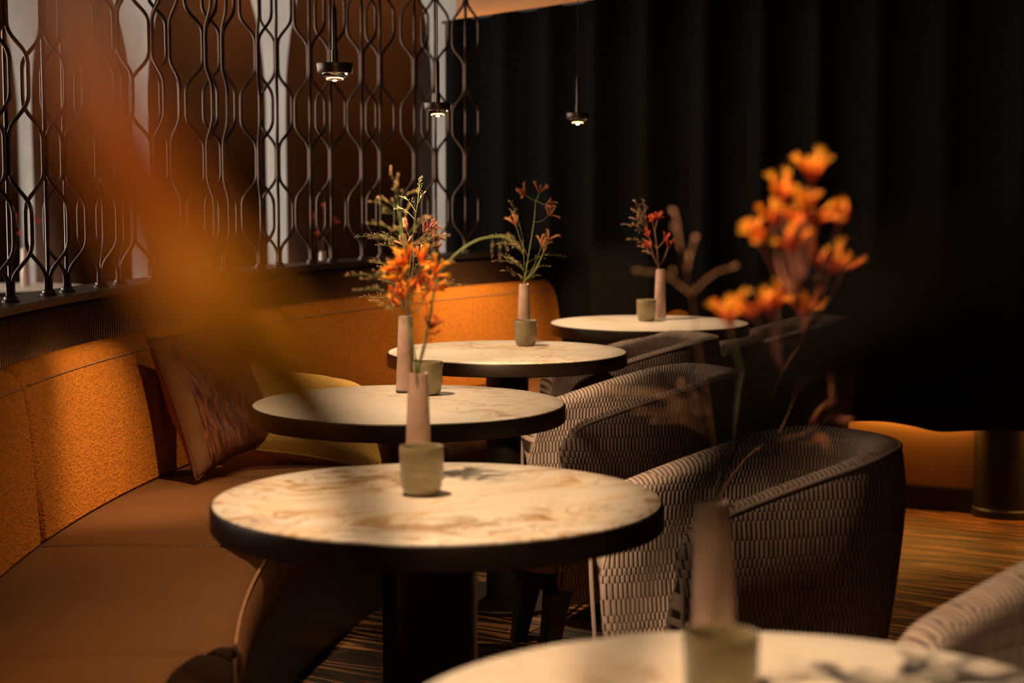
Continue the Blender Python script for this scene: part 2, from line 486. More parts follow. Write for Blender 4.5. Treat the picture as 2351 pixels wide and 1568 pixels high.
for k in range(5):   # warm lamps tucked under each arch crown
    L = bpy.data.lights.new('arch_lamp', 'POINT'); L.energy = 12; L.color = (1.0, .52, .20); L.shadow_soft_size = .05
    o = bpy.data.objects.new('arch_lamp', L); COL.objects.link(o)
    o.location = PC[0] + tdir*((k+.42)*PITCHW) - ndir*.50 + Vector((0, 0, 2.40))
bw = bmesh.new()
a, b = PC[0] - ndir*2.4 - tdir*3.0, PC[0] - ndir*2.4 + tdir*8
for z0 in (0,):
    vs = [bw.verts.new(p) for p in (a, b, b - ndir*.1, a - ndir*.1)] + [bw.verts.new(p + Vector((0, 0, 2.6))) for p in (a, b, b - ndir*.1, a - ndir*.1)]
    for f in ((3, 2, 1, 0), (4, 5, 6, 7), (0, 1, 5, 4), (1, 2, 6, 5), (2, 3, 7, 6), (3, 0, 4, 7)): bw.faces.new([vs[i] for i in f])
bmesh.ops.recalc_face_normals(bw, faces=bw.faces)
tag(obj('wall_back', bw, M['dark_wall'], smooth=False), kind='structure')
# daylight window in the left wall of the room behind the screen
wl = box_obj('wall_left', (-5.3, -3, 0), (-5.2, 14, 2.6), M['dark_wall']); tag(wl, kind='structure')
win = box_obj('window_1', (-5.2, 3.2, .55), (-5.18, 9.6, 2.35), M['window']); tag(win, kind='structure')
for i in range(5):
    yy = 3.2 + i*1.6
    box_obj('window_frame', (-5.18, yy-.03, .5), (-5.14, yy+.03, 2.4), M['black_wood'], win)
# curtain wall with light strips behind the curtain
WP = Vector((1.497, 6.513, 0)); WD = Vector((-.884, .467, 0)); WN = Vector((-.467, -.884, 0))
def wpt(s, off, z): return WP + WD*s + WN*off + Vector((0, 0, z))
def slab(name, s0, s1, o0, o1, z0, z1, mat, parent=None, bevel=0):
    bm = bmesh.new(); vs = [bm.verts.new(wpt(s, o, z)) for z in (z0, z1) for s, o in ((s0, o0), (s1, o0), (s1, o1), (s0, o1))]
    for f in ((3, 2, 1, 0), (4, 5, 6, 7), (0, 1, 5, 4), (1, 2, 6, 5), (2, 3, 7, 6), (3, 0, 4, 7)): bm.faces.new([vs[i] for i in f])
    bmesh.ops.recalc_face_normals(bm, faces=bm.faces)
    if bevel: bmesh.ops.bevel(bm, geom=list(bm.edges), offset=bevel, segments=2, affect='EDGES')
    return obj(name, bm, mat, parent, smooth=False)
wc = slab('wall_right', -3.2, 1.97, -.12, -.02, 0, 2.6, M['panel']); tag(wc, kind='structure')
for i in range(7):
    s0 = 1.96 - i*.74
    slab('wall_panel', s0-.737, s0, -.02, 0, .09, 2.6, M['panel'], wc)
bb = slab('baseboard_right', -3.2, 1.96, 0, .014, 0, .085, M['base_board'], bevel=.002); tag(bb, kind='structure')
def curtain():
    bm = bmesh.new(); uvl = bm.loops.layers.uv.new('UVMap'); rows = []
    n = 620; s0, s1 = 1.95, -3.1; zs = [.33, .40, .8, 1.2, 1.6, 1.895]
    r2 = random.Random(5); ph = [r2.uniform(0, 6.28) for _ in range(4)]
    for i in range(n+1):
        t = i/n; s = s0 + (s1-s0)*t
        arg = s*2*PI/.235 + .9*math.sin(s*2.1+ph[0]) + .5*math.sin(s*5.3+ph[1])
        amp = .019 + .007*math.sin(s*3.7+ph[2])
        row = []
        for z in zs:
            k = (1.95-z)/1.6
            o = .13 + amp*math.sin(arg + .25*k*math.sin(s*9+ph[3]))*(1+.15*k)
            sx = s + .012*math.cos(arg*1.0)
            zz = z + (.012*math.sin(arg*.5+1) if z < .35 else 0) + (.08*(1.95-s) if z > 1.89 else 0)
            row.append(bm.verts.new(wpt(sx, o, zz)))
        rows.append(row)
    grid_faces(bm, rows, False, lambda i, j: (i*.01, zs[min(j, 5)]), uvl)
    o = obj('curtain', bm, M['curtain'])
    md = o.modifiers.new('thickness', 'SOLIDIFY'); md.thickness = .004
    return tag(o, 'charcoal floor-length curtain hanging in soft folds before the lit panelled wall', 'curtain')
curtain()
bm = bmesh.new(); tube(bm, [wpt(s_, .118, 1.893 + .08*(1.95-s_)) for s_ in (1.96, .5, -1., -3.15)], .006, 10)
tag(obj('curtain_rail', bm, M['black_wood']), 'black rail carrying the charcoal curtain', 'curtain rail')
for nm, z, lb in (('led_strip', .36, 'warm light strip hidden behind the curtain hem'), ('led_strip', 1.865, 'warm light strip hidden behind the curtain top')):
    o = slab(nm, -3.1, 1.94, .006, .014, z, z+.008, M['led']); tag(o, lb, 'light strip', 'strips behind the curtain')
column = thing('round_column', 'dark round column standing at the right end of the lit wall', 'column', tuple(wpt(-.36, -.03, 0)))
lathe_obj('shaft', [(.115, .03), (.115, 2.6)], M['black_wood'], column, 40)
lathe_obj('plinth', [(.122, 0), (.122, .028), (.116, .034)], M['base_board'], column, 40)

# ------------------------------------------------------------------ ribbed partition and metal screen
part = thing('ribbed_partition', 'low curved partition faced with fine bronze ribs behind the banquette', 'partition', (0, 0, 0))
T0, T1 = -7.0, 39.4
ring_sweep('core', [(5.668, 0), (5.668, .936), (5.775, .936), (5.775, 0)], T0, T1, M['black_wood'], part, inset=0, gap=0)
ring_sweep('ledge', [(5.648, .936), (5.648, .955), (5.79, .955), (5.79, .936)], T0, T1+.1, M['ledge'], part, inset=0, gap=0)
bm = bmesh.new()
hw = .0056
prof = [(hw*math.cos(PI*k/6), -hw*.95*math.sin(PI*k/6)) for k in range(7)]
lo = [bm.verts.new((x, y, .30)) for x, y in prof]; hi = [bm.verts.new((x, y, .936)) for x, y in prof]
for k in range(6): bm.faces.new((lo[k], hi[k], hi[k+1], lo[k+1]))
bm.faces.new(hi); bmesh.ops.recalc_face_normals(bm, faces=bm.faces)
slat0 = None; nth = 0; th = -1.0; st = math.degrees(.0156/5.668)
while th < T1 - .1:
    # the profile bulges towards -Y locally; inward radial direction at th is (cos,-sin)
    if slat0 is None:
        slat0 = obj('slat', bm, M['bronze'], part); o = slat0
    else:
        o = slat0.copy(); COL.objects.link(o); o.parent = part
    p = ring(5.669, th, 0); o.location = p
    o.rotation_euler = (0, 0, math.atan2(-math.sin(R_(th)), math.cos(R_(th))) + PI/2)
    th += st; nth += 1

screen = thing('metal_screen', 'open lattice screen of bulging bronze rods rising from the ribbed partition', 'screen', (0, 0, 0))
POSTS = [(-0.6, -18), (.62, -18), (2.86, -18), (4.07, 25), (6.53, 112), (7.75, 155), (9.97, 233), (11.22, 277), (13.49, 350), (14.64, 391), (17.0, 475), (18.1, 514), (20.44, 597), (21.69, 640), (23.9, 716), (25.27, 763), (27.35, 834), (28.57, 876), (30.86, 954), (32.23, 1001), (34.25, 1070)]
def rod_mesh():
    bm = bmesh.new(); P = .339; pts = []
    r0, r1 = .0063, .058
    z = 0.0
    while z < 1.645 - 1e-6:
        f = (z % P)/P
        if f > .5: f = 1-f
        h = f*P                      # distance from pinch centre, 0..P/2
        x = min(1, max(0, (h-.052)/.070)); e = x*x*(3-2*x)
        e = .35*e + .65*min(1, max(0, (h-.060)/.054)) if 0 < x < 1 else e
        pts.append((r0 + (r1-r0)*e, 0, z)); z += P/28
    pts.append((r0, 0, 1.645)) if False else None
    # relax corners
    for _ in range(2):
        xs = [p[0] for p in pts]
        pts = [((xs[max(i-1, 0)] + 2*xs[i] + xs[min(i+1, len(xs)-1)])/4, 0, p[2]) for i, p in enumerate(pts)]
    tube(bm, pts, .0052, 8)
    me = bpy.data.meshes.new('rod'); bm.to_mesh(me); bm.free()
    me.materials.append(M['rod'])
    for p in me.polygons: p.use_smooth = True
    return me
rme = rod_mesh()
bm = bmesh.new(); lathe(bm, [(.020, 0), (.020, .004), (.016, .006), (.015, .012), (.012, .014)], 16); footme = bpy.data.meshes.new('foot'); bm.to_mesh(footme); bm.free(); footme.materials.append(M['ledge'])
for th, px in POSTS:
    p = ring(5.70, th, .955)
    tow = math.atan2(-p.y, -p.x)            # towards the entrance end of the room
    k = min(1, max(0, (px-150)/500.)) 
    phi = PI*(1-k)/3 + (0 if True else 0)
    for i in range(3):
        o = bpy.data.objects.new('rod', rme); COL.objects.link(o); o.parent = screen
        o.location = p; o.rotation_euler = (0, 0, tow + phi + i*2*PI/3)
    o = bpy.data.objects.new('foot', footme); COL.objects.link(o); o.parent = screen; o.location = p

# ------------------------------------------------------------------ banquette
sofa = thing('curved_banquette', 'long curved banquette in tan boucle and twill along the ribbed partition', 'sofa', (0, 0, 0))
BACK = [(5.562, .31), (5.562, .44), (5.540, .46), (5.548, .60), (5.560, .72), (5.570, .780), (5.580, .810), (5.594, .828), (5.612, .836), (5.630, .834), (5.642, .824), (5.646, .80), (5.646, .31)]
SEAT = [(5.56, .30), (5.56, .452), (5.45, .455), (5.25, .455), (5.12, .452), (5.075, .446), (5.052, .434), (5.040, .415), (5.038, .38), (5.042, .34), (5.055, .30)]
seams = [-17.8, -8.4, 1.0, 10.4, 19.8, 29.7, 39.7]
for a, b in zip(seams, seams[1:]):
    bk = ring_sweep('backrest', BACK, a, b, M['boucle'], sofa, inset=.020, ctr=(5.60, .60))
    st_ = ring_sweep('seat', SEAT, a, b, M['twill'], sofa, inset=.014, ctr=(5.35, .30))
    # welt stitched along the top and the seat front
    bm = bmesh.new(); tube(bm, [ring(5.573, a+.25+(b-a-.5)*k/16, .795) for k in range(17)], .0022, 6); obj('top_seam', bm, M['sofa_pipe'], bk)
    bm = bmesh.new(); tube(bm, [ring(5.0505, a+.2+(b-a-.4)*k/16, .437) for k in range(17)], .0042, 6); obj('front_piping', bm, M['sofa_pipe'], st_)
ring_sweep('plinth', [(5.64, 0), (5.64, .30), (5.075, .30), (5.10, 0)], -17.8, 41.2, M['black_wood'], sofa, inset=0, gap=0)
# far end: last stretch of back and the low arm
ring_sweep('backrest_end', BACK, 39.7, 41.4, M['boucle'], sofa, inset=.030, soft=.06, ctr=(5.60, .60))
ARM = [(5.00, .121), (4.99, .40), (4.992, .665), (5.00, .70), (5.02, .725), (5.05, .733), (5.25, .735), (5.45, .735), (5.525, .731), (5.533, .68), (5.533, .121)]
ring_sweep('arm', ARM, 39.75, 41.6, M['boucle'], sofa, inset=.030, soft=.05, step=.4, ctr=(5.27, .40))

# cushions
def cushion(name, label, size, thick, loc, nrm, roll, mats, band=None, seed=0, piping=True):
    t = thing(name, label, 'cushion', loc, 0)
    bm = bmesh.new(); uvl = bm.loops.layers.uv.new('UVMap'); N = 30
    r2 = random.Random(seed); ph = [r2.uniform(0, 6.28) for _ in range(8)]
    for side in (1, -1):
        rows = []
        for i in range(N+1):
            row = []
            for j in range(N+1):
                u, v = -1+2*i/N, -1+2*j/N
                pin = 1 - .10*(1-u*u)*v*v*abs(v) ; pin2 = 1 - .10*(1-v*v)*u*u*abs(u)
                h = thick*((1-u**4)*(1-v**4))**.5*(1-.10*(u*u+v*v))
                h += .010*(1-u**6)*(1-v**6)*(math.sin(u*5+v*3+ph[0])*.5 + math.sin(v*7-u*2+ph[1])*.4 + math.sin((u+v)*11+ph[2])*.25)
                row.append(bm.verts.new((u*size/2*pin2, v*size/2*pin, side*h)))
            rows.append(row)
        for a in range(N):
            for b in range(N):
                q = (rows[a][b], rows[a+1][b], rows[a+1][b+1], rows[a][b+1])
                f = bm.faces.new(q if side > 0 else q[::-1])
                if band is not None and abs(-1+2*(a+.5)/N) > band: f.material_index = 1
                for lp in f.loops: lp[uvl].uv = (lp.vert.co.x, lp.vert.co.y)
    bmesh.ops.remove_doubles(bm, verts=bm.verts, dist=.0008)
    cover = obj('cover', bm, mats, t)
    if piping:
        bm = bmesh.new(); pts = []
        for k in range(4*N+1):
            q = k % (4*N); e, r = divmod(q, N); w = -1+2*r/N
            u, v = [(w, -1), (1, w), (-w, 1), (-1, -w)][e]
            pts.append((u*size/2*(1-.10*(1-v*v)*u*u*abs(u)), v*size/2*(1-.10*(1-u*u)*v*v*abs(v)), 0))
        tube(bm, pts, .0035, 6); obj('welt', bm, mats[0], t)
    n = Vector(nrm).normalized(); up = Vector((0, 0, 1)); x = up.cross(n).normalized(); y = n.cross(x)
    m = Matrix((x, y, n)).transposed().to_4x4() @ Matrix.Rotation(roll, 4, 'Z')
    t.rotation_mode = 'QUATERNION'; t.rotation_quaternion = m.to_quaternion()
    return t
def streak(name, c0, c1):
    q = NT(name); v = q.coord('UV', scale=(150, 20, 1)); n = q.noise(v, 1., 4, .6, .6)
    q.base(q.ramp(n.outputs[0], [(.42, c0), (.62, c1)])); q.p(Roughness=.8); q.bump(n.outputs[0], .6, .004); return q.m
M['rust_weave'] = streak('rust_weave', (.050, .014, .006), (.30, .085, .020))
M['gold_velvet'] = boucle('gold_velvet', (.78, .47, .10), (.90, .60, .17), 420, .7)
M['tan_cloth'] = simple('tan_cloth', (.17, .075, .018), .8)
def inward(th, tilt): a = R_(th); return Vector((math.cos(a)*math.cos(tilt), -math.sin(a)*math.cos(tilt), math.sin(tilt)))
cushion('cushion', 'rust-brown streaked cushion with plain side bands leaning in the banquette', .385, .055, ring(5.415, 10.6, .672), inward(27, .30), R_(7), [M['rust_weave'], M['tan_cloth']], .82, 2)
cushion('cushion', 'golden velvet cushion leaning beside the rust-brown cushion', .40, .065, ring(5.26, 14.2, .565), inward(52, 1.02), R_(-24), [M['gold_velvet']], None, 5)

# ------------------------------------------------------------------ tables
TABLES = {'T1': (.23, 1.52), 'T2': (-.1165, 2.671), 'T3': (-.2303, 3.85), 'T4': (-.0139, 5.04), 'T5': (.4825, 6.078)}
def make_table(label, xy, mat, group='round tables along the banquette'):
    t = thing('round_table', label, 'table', (xy[0], xy[1], 0), 0, group)
    lathe_obj('marble_top', [(0, .712), (.3455, .712), (.3465, .7365), (.3455, .7390), (.3435, .74), (.30, .74), (.15, .74), (0, .74)], mat, t, 128)
    lathe_obj('rim', [(.340, .700), (.3475, .700), (.350, .7025), (.350, .7335), (.3487, .7365), (.3468, .7372), (.3466, .711), (.340, .711)], M['rim'], t, 128)
    lathe_obj('underside', [(0, .702), (.3405, .702), (.3405, .7125), (0, .7125)], M['pedestal'], t, 96)
    lathe_obj('pedestal', [(.062, .014), (.062, .701)], M['pedestal'], t, 48)
    lathe_obj('base_plate', [(.20, 0), (.20, .010), (.197, .014), (.0625, .014)], M['pedestal'], t, 64)
    return t
make_table('white marble round table cut off by the bottom edge of the picture', TABLES['T1'], marble('marble_one', 2.3, .35, .4))
make_table('marble round table with heavy gold veins in the middle foreground', TABLES['T2'], marble('marble_two', 1.1, 1.0, -.35))
make_table('pale marble round table beside the golden cushion', TABLES['T3'], marble('marble_three', 4.7, .30, .15))
make_table('marble round table with gold veins on its far right, before the lit banquette back', TABLES['T4'], marble('marble_four', 6.2, .45, .5))
make_table('smallest looking and farthest of the marble round tables before the curtain', TABLES['T5'], marble('marble_five', 8.9, .15, .9))

VASE_AT = {'T1': (.196, 1.655), 'T2': (-.153, 2.812), 'T3': (-.249, 4.035), 'T4': (.037, 5.30), 'T5': (.530, 6.205)}
CUP_AT = {'T1': (.192, 1.562), 'T2': (-.142, 2.702), 'T3': (-.195, 3.995), 'T4': (.041, 5.205), 'T5': (.475, 6.135)}
WHERE = {'T1': 'the nearest table at the bottom edge', 'T2': 'the gold-veined table in the middle', 'T3': 'the table beside the golden cushion', 'T4': 'the table before the lit banquette back', 'T5': 'the farthest table before the curtain'}
def make_vase(xy, label, z=.74):
    t = thing('bud_vase', label, 'vase', (xy[0], xy[1], z), 0, 'mauve glass bud vases')
    lathe_obj('glass_body', [(.0, .0065), (.0222, .0065), (.0226, .010), (.0163, .176), (.0160, .180), (.0148, .1805), (.0140, .178), (.0140, .160), (.012, .12), (0, .118)], M['vase'], t, 40)
    lathe_obj('clear_foot', [(0, 0), (.0222, 0), (.0230, .001), (.0228, .0062), (0, .0062)], M['clear'], t, 40)
    return t
def make_cup(xy, label, z=.74):
    t = thing('tealight_cup', label, 'candle holder', (xy[0], xy[1], z), 0, 'olive glass tealight cups')
    lathe_obj('glass_body', [(0, 0), (.020, 0), (.0245, .0012), (.0290, .0055), (.0320, .014), (.0336, .030), (.0348, .060), (.0351, .0755), (.0346, .0772), (.0335, .0770), (.0328, .0745), (.0322, .050), (.0310, .030), (.0275, .018), (.022, .0135), (0, .0125)], M['cup'], t, 48)
    lathe_obj('candle', [(0, .0128), (.0185, .0128), (.019, .014), (.019, .029), (.018, .030), (0, .0295)], M['wax'], t, 32)
    return t
for k in TABLES:
    make_vase(VASE_AT[k], 'slim mauve glass bud vase on ' + WHERE[k])
    make_cup(CUP_AT[k], 'olive glass tealight cup on ' + WHERE[k])

# ------------------------------------------------------------------ pendant lamps
def make_pendant(label, xyz, power, size=130, blend=.85, beams=(), tilt=0., glare=1.5):
    t = thing('pendant_lamp', label, 'pendant lamp', xyz, 0, 'lens pendants over the tables')
    lathe_obj('housing', [(0, .0215), (.0405, .0215), (.0408, .0205), (.0385, .0015), (.0375, .0), (.031, .0), (.030, .002), (.030, .006), (0, .006)], M['lamp_metal'], t, 56)
    lathe_obj('collar', [(.0075, .0216), (.0075, .050), (.0068, .0505)], M['lamp_metal'], t, 24)
    lathe_obj('stem', [(.0058, .0505), (.0058, .135), (.0018, .150)], M['lamp_metal'], t, 20)
    H = 2.6 - xyz[2]
    lathe_obj('cable', [(.0014, .150), (.0014, H-.02)], M['black_wood'], t, 8)
    lathe_obj('ceiling_rose', [(.03, H-.022), (.032, H-.020), (.032, H-.001)], M['lamp_metal'], t, 32)
    ln = lathe_obj('lens', [(0, -.0180), (.010, -.0172), (.019, -.0140), (.0255, -.0080), (.0285, -.0015), (.0285, .0015), (0, .0015)], M['lens'], t, 40)
    bm = bmesh.new(); tube(bm, [(.0150*math.cos(2*PI*k/32), .0150*math.sin(2*PI*k/32), -.0085) for k in range(33)], .0011, 6); obj('light_ring', bm, M['lamp_glow'], ln)
    lathe_obj('light_source', [(0, .0030), (.0270, .0030), (.0270, .0045), (0, .0045)], M['lamp_amber'], ln, 24)
    L = bpy.data.lights.new('pendant_light', 'SPOT'); L.energy = power; L.color = LAMP_COL; L.spot_size = R_(size); L.spot_blend = blend; L.shadow_soft_size = .010
    o = bpy.data.objects.new('pendant_light', L); COL.objects.link(o); o.location = (xyz[0], xyz[1], xyz[2]-.026); o.rotation_euler = (0, tilt, 0)
    L = bpy.data.lights.new('pendant_glare', 'POINT'); L.energy = glare; L.color = LAMP_COL; L.shadow_soft_size = .006
    o = bpy.data.objects.new('pendant_glare', L); COL.objects.link(o); o.location = (xyz[0], xyz[1], xyz[2]-.024)
    for tgt, pw, sz in beams:      # extra aimed spots added at the lens to brighten the banquette and armchairs
        L = bpy.data.lights.new('added_side_spot', 'SPOT'); L.energy = pw; L.color = LAMP_COL; L.spot_size = R_(sz); L.spot_blend = 1.0; L.shadow_soft_size = .012
        o = bpy.data.objects.new('added_side_spot', L); COL.objects.link(o); o.location = (xyz[0], xyz[1], xyz[2]-.026)
        o.rotation_mode = 'QUATERNION'; o.rotation_quaternion = (Vector(tgt) - o.location).to_track_quat('-Z', 'Y')
    return t
make_pendant('lens pendant lamp before the screen, largest and leftmost of those in view', (-.389, 3.85, 1.468), 26, 112, .85, beams=((ring(5.55, 6.1, .47), 52, 43), ((.08, 4.62, .62), 125, 28)))
make_pendant('lens pendant lamp hanging before the grey pier at the screen end', (-.214, 5.04, 1.436), 24, beams=((ring(5.52, 16.8, .48), 42, 50), ((.22, 5.70, .62), 6, 34)))
make_pendant('smallest lens pendant lamp hanging before the charcoal curtain', (.228, 6.078, 1.448), 27, beams=((ring(5.55, 32.8, .60), 66, 58), ((.40, 7.02, .70), 60, 26)))
make_pendant('lens pendant lamp above the gold-veined table, out of the picture', (-.235, 2.66, 1.63), 44, 100, .7, beams=(((.18, 3.42, .54), 240, 30),), tilt=-R_(10))
make_pendant('lens pendant lamp above the nearest table, out of the picture', (.04, 1.60, 1.63), 38, 100, .6, beams=(((.66, 2.40, .60), 60, 34),), glare=3.)
make_pendant('added lens pendant lamp lighting the orange strap leaf, out of the picture', (-.13, .16, 1.72), 13, 90, glare=.3)  # unseen lamp, added only to light the orange strap leaf

# ------------------------------------------------------------------ armchairs
CH_W, CH_B, CH_L = .197, .208, .303      # half width, back depth, arm length of the shell line
def chair_path(n_arm=12, n_back=30):
    pts = []
    for i in range(n_arm): pts.append((CH_L*(1-i/n_arm), -CH_W))
    for i in range(n_back+1):
        a = PI*i/n_back
        pts.append((-CH_B*math.sin(a), -CH_W*math.cos(a)))
    for i in range(1, n_arm+1): pts.append((CH_L*i/n_arm, CH_W))
    return pts
def make_armchair(label, xy, deg, group='woven tub armchairs opposite the banquette'):
    t = thing('tub_armchair', label, 'armchair', (xy[0], xy[1], 0), R_(deg), group)
    path = chair_path(); n = len(path)
    # refine the arm ends for the rounded front corner
    def lerp(p, q, k): return (p[0]+(q[0]-p[0])*k, p[1]+(q[1]-p[1])*k)
    ends = [0, .006, .015, .028, .044, .062]
    p0 = [(CH_L-e, -CH_W) for e in ends]; p1 = [(CH_L-e, CH_W) for e in reversed(ends)]
    path = p0 + [p for p in path if p[0] < CH_L-.075] + p1
    dist = [0]
    for a, b in zip(path, path[1:]): dist.append(dist[-1] + math.hypot(a[0]-b[0], a[1]-b[1]))
    tot = dist[-1]; nt = 14; zb0 = .165; rc = .062
    bm = bmesh.new(); uvl = bm.loops.layers.uv.new('UVMap'); rows = []; rimpts = []
    cols = []
    for i, (x, y) in enumerate(path):
        e = min(dist[i], tot-dist[i])
        zr = .744 + (.624-.744)*min(1, max(0, (x+.141)/(CH_L+.141)))**1.3
        if e < rc: zr -= rc*(1-math.sqrt(max(0, 1-(1-e/rc)**2)))
        q0 = path[max(i-1, 0)]; q1 = path[min(i+1, len(path)-1)]
        tx, ty = q1[0]-q0[0], q1[1]-q0[1]; l = math.hypot(tx, ty); nx, ny = -ty/l, tx/l    # outward
        row = []
        for j in range(nt+1):
            k = j/nt; z = zb0 + (zr-zb0)*k
            lean = -.070*(1-k)**1.6 - .018*max(0, (k-.72)/.28)**2
            row.append((x+nx*lean, y+ny*lean, z, nx, ny))
        cols.append(row)
    rows = [[bm.verts.new(c[:3]) for c in r] for r in cols]
    grid_faces(bm, rows, False, lambda i, j: (dist[min(i, len(dist)-1)], cols[min(i, len(cols)-1)][min(j, nt)][2]), uvl)
    bmesh.ops.recalc_face_normals(bm, faces=bm.faces)
    sh = obj('shell', bm, M['weave'], t)
    md = sh.modifiers.new('thickness', 'SOLIDIFY'); md.thickness = .066; md.offset = 0; md.use_even_offset = False
    md = sh.modifiers.new('round', 'SUBSURF'); md.levels = 1; md.render_levels = 2
    pts = []
    c0 = cols[0]
    for j in range(2, nt): c = c0[j]; pts.append(Vector((c[0]+.004, c[1], c[2])) + Vector((c[3], c[4], 0))*.030)
    for r in cols: c = r[nt]; pts.append(Vector((c[0], c[1], c[2]-.010)) + Vector((c[3], c[4], 0))*.0315)
    c0 = cols[-1]
    for j in range(nt-1, 1, -1): c = c0[j]; pts.append(Vector((c[0]+.004, c[1], c[2])) + Vector((c[3], c[4], 0))*.030)
    bm = bmesh.new(); tube(bm, pts, .0048, 8); obj('piping', bm, M['piping'], t)
    # seat cushion: D shape reaching past the arms
    def dshape(s=1., fwd=.43, k=0):
        o = []
        for i in range(40):
            a = 2*PI*i/40; cx, sy = math.cos(a), math.sin(a)
            ex = .62
            x = math.copysign(abs(cx)**ex, cx); y = math.copysign(abs(sy)**ex, sy)
            X = x*fwd if x > 0 else x*.255
            o.append((X*s, y*(.183 if X < CH_L else .183)*s))
        return o
    def slab_d(name, z0, z1, s, fwd, bev, mat):
        bm = bmesh.new(); uvl = bm.loops.layers.uv.new('UVMap'); prof = []
        for k in range(5): a = PI/2*k/4; prof.append((s-bev*4*(1-math.sin(a)), z0+bev*(1-math.cos(a))))
        for k in range(5): a = PI/2*k/4; prof.append((s-bev*4*(1-math.cos(a)), z1-bev*(1-math.sin(a))))
        rings_ = [[bm.verts.new((x, y, z)) for x, y in dshape(ss, fwd)] for ss, z in prof]
        grid_faces(bm, rings_, True)
        top = bm.verts.new((.05, 0, z1+.006)); R2 = [bm.verts.new((x, y, z1+.004)) for x, y in dshape(prof[-1][0]*.6, fwd)]
        for i in range(40): bm.faces.new((rings_[-1][i], rings_[-1][(i+1) % 40], R2[(i+1) % 40], R2[i])); bm.faces.new((R2[i], R2[(i+1) % 40], top))
        bm.faces.new(rings_[0])
        for f in bm.faces:
            for lp in f.loops: lp[uvl].uv = (lp.vert.co.x, lp.vert.co.y)
        bmesh.ops.recalc_face_normals(bm, faces=bm.faces)
        return obj(name, bm, mat, t)
    slab_d('seat_cushion', .238, .305, .93, .42, .022, M['seatpad'])
    slab_d('seat_frame', .200, .237, .92, .41, .006, M['black_wood'])
    for sx, sy in ((1, -1), (1, 1), (-1, -1), (-1, 1)):
        bm = bmesh.new()
        x0 = .30 if sx > 0 else -.17; x1 = .335 if sx > 0 else -.235
        rings_ = []
        for z, w, d in ((.205, .042, .030), (.15, .038, .026), (0, .026, .018)):
            k = 1-z/.205; x = x0 + (x1-x0)*k; y = sy*(.135 + .02*k)
            rings_.append([bm.verts.new((x+a*d, y+b*w, z)) for a, b in ((-1, -.75), (-.75, -1), (.75, -1), (1, -.75), (1, .75), (.75, 1), (-.75, 1), (-1, .75))])
        grid_faces(bm, rings_, True); bm.faces.new(rings_[0]); bm.faces.new(list(reversed(rings_[-1])))
        bmesh.ops.recalc_face_normals(bm, faces=bm.faces)
        o = obj('leg', bm, M['black_wood'], t, smooth=False)
    return t
chairA = make_armchair('woven tub armchair in the middle right, opposite the gold-veined table', (.518, 3.285), -161)
def place(label, xy, deg, group='woven tub armchairs opposite the banquette'):
    o = copy_tree(chairA); o.location = (xy[0], xy[1], 0); o.rotation_euler = (0, 0, R_(deg)); o['label'] = label; o['group'] = group
    return o
place('woven tub armchair beyond the middle one, opposite the table with the golden cushion', (.377, 4.513), -167)
place('woven tub armchair third in the row, its arm rising before the fourth table', (.44, 5.56), -169)
place('woven tub armchair farthest back, next to the curtain and lit wall', (1.02, 6.28), -177)
place('woven tub armchair cut off at the lower right corner', (.87, 2.25), -150)

# ------------------------------------------------------------------ flowers
def bloom_mesh(name, length, rad, bend, seed):
    """a furry curved tube that splits into six short reflexed claws, the upper side slit deeper"""
    bm = bmesh.new(); r2 = random.Random(seed); seg = 12; rows = []
    prof = [(0, .45), (.06, .62), (.20, .80), (.45, .92), (.66, 1.0), (.78, 1.12)]
    def pos(t): return Vector((bend*t*t*length, 0, length*t*(1-.10*abs(bend)*t)))
    for t, r in prof:
        c = pos(t)
        rows.append([bm.verts.new(c + Vector((rad*r*math.cos(2*PI*i/seg), rad*r*.85*math.sin(2*PI*i/seg), 0))) for i in range(seg)])
    grid_faces(bm, rows, True)
    for i in range(0, seg, 2):
        a = 2*PI*i/seg; up = .5 - .5*math.cos(a)                     # claws on the slit side are longer
        L0, L1 = .90 + .04*up, .99 + .06*up
        d = Vector((math.cos(a), math.sin(a), 0)); dl = Vector((math.cos(a-.30), math.sin(a-.30), 0)); dr = Vector((math.cos(a+.30), math.sin(a+.30), 0))
        m1 = bm.verts.new(pos(L0) + dl*rad*1.35); m2 = bm.verts.new(pos(L0) + dr*rad*1.35)
        tip = bm.verts.new(pos(L1) + d*rad*(1.9 + r2.uniform(0, .5)))
        bm.faces.new((rows[-1][i-1], rows[-1][i], m1)); bm.faces.new((rows[-1][i], m2, m1)); bm.faces.new((rows[-1][i], rows[-1][(i+1) % seg], m2)); bm.faces.new((m1, m2, tip))
    bmesh.ops.recalc_face_normals(bm, faces=bm.faces)
    me = bpy.data.meshes.new(name); bm.to_mesh(me); bm.free()
    for p in me.polygons: p.use_smooth = True
    return me
BLOOMS = {}
for col in ('orange', 'pink', 'red', 'rust'):
    BLOOMS[col] = []
    for k, (ln, rd, bd) in enumerate(((.034, .0030, .30), (.028, .0027, .50), (.018, .0023, .15))):
        me = bloom_mesh('bloom', ln, rd, bd, k); me.materials.append(M[col]); BLOOMS[col].append(me)

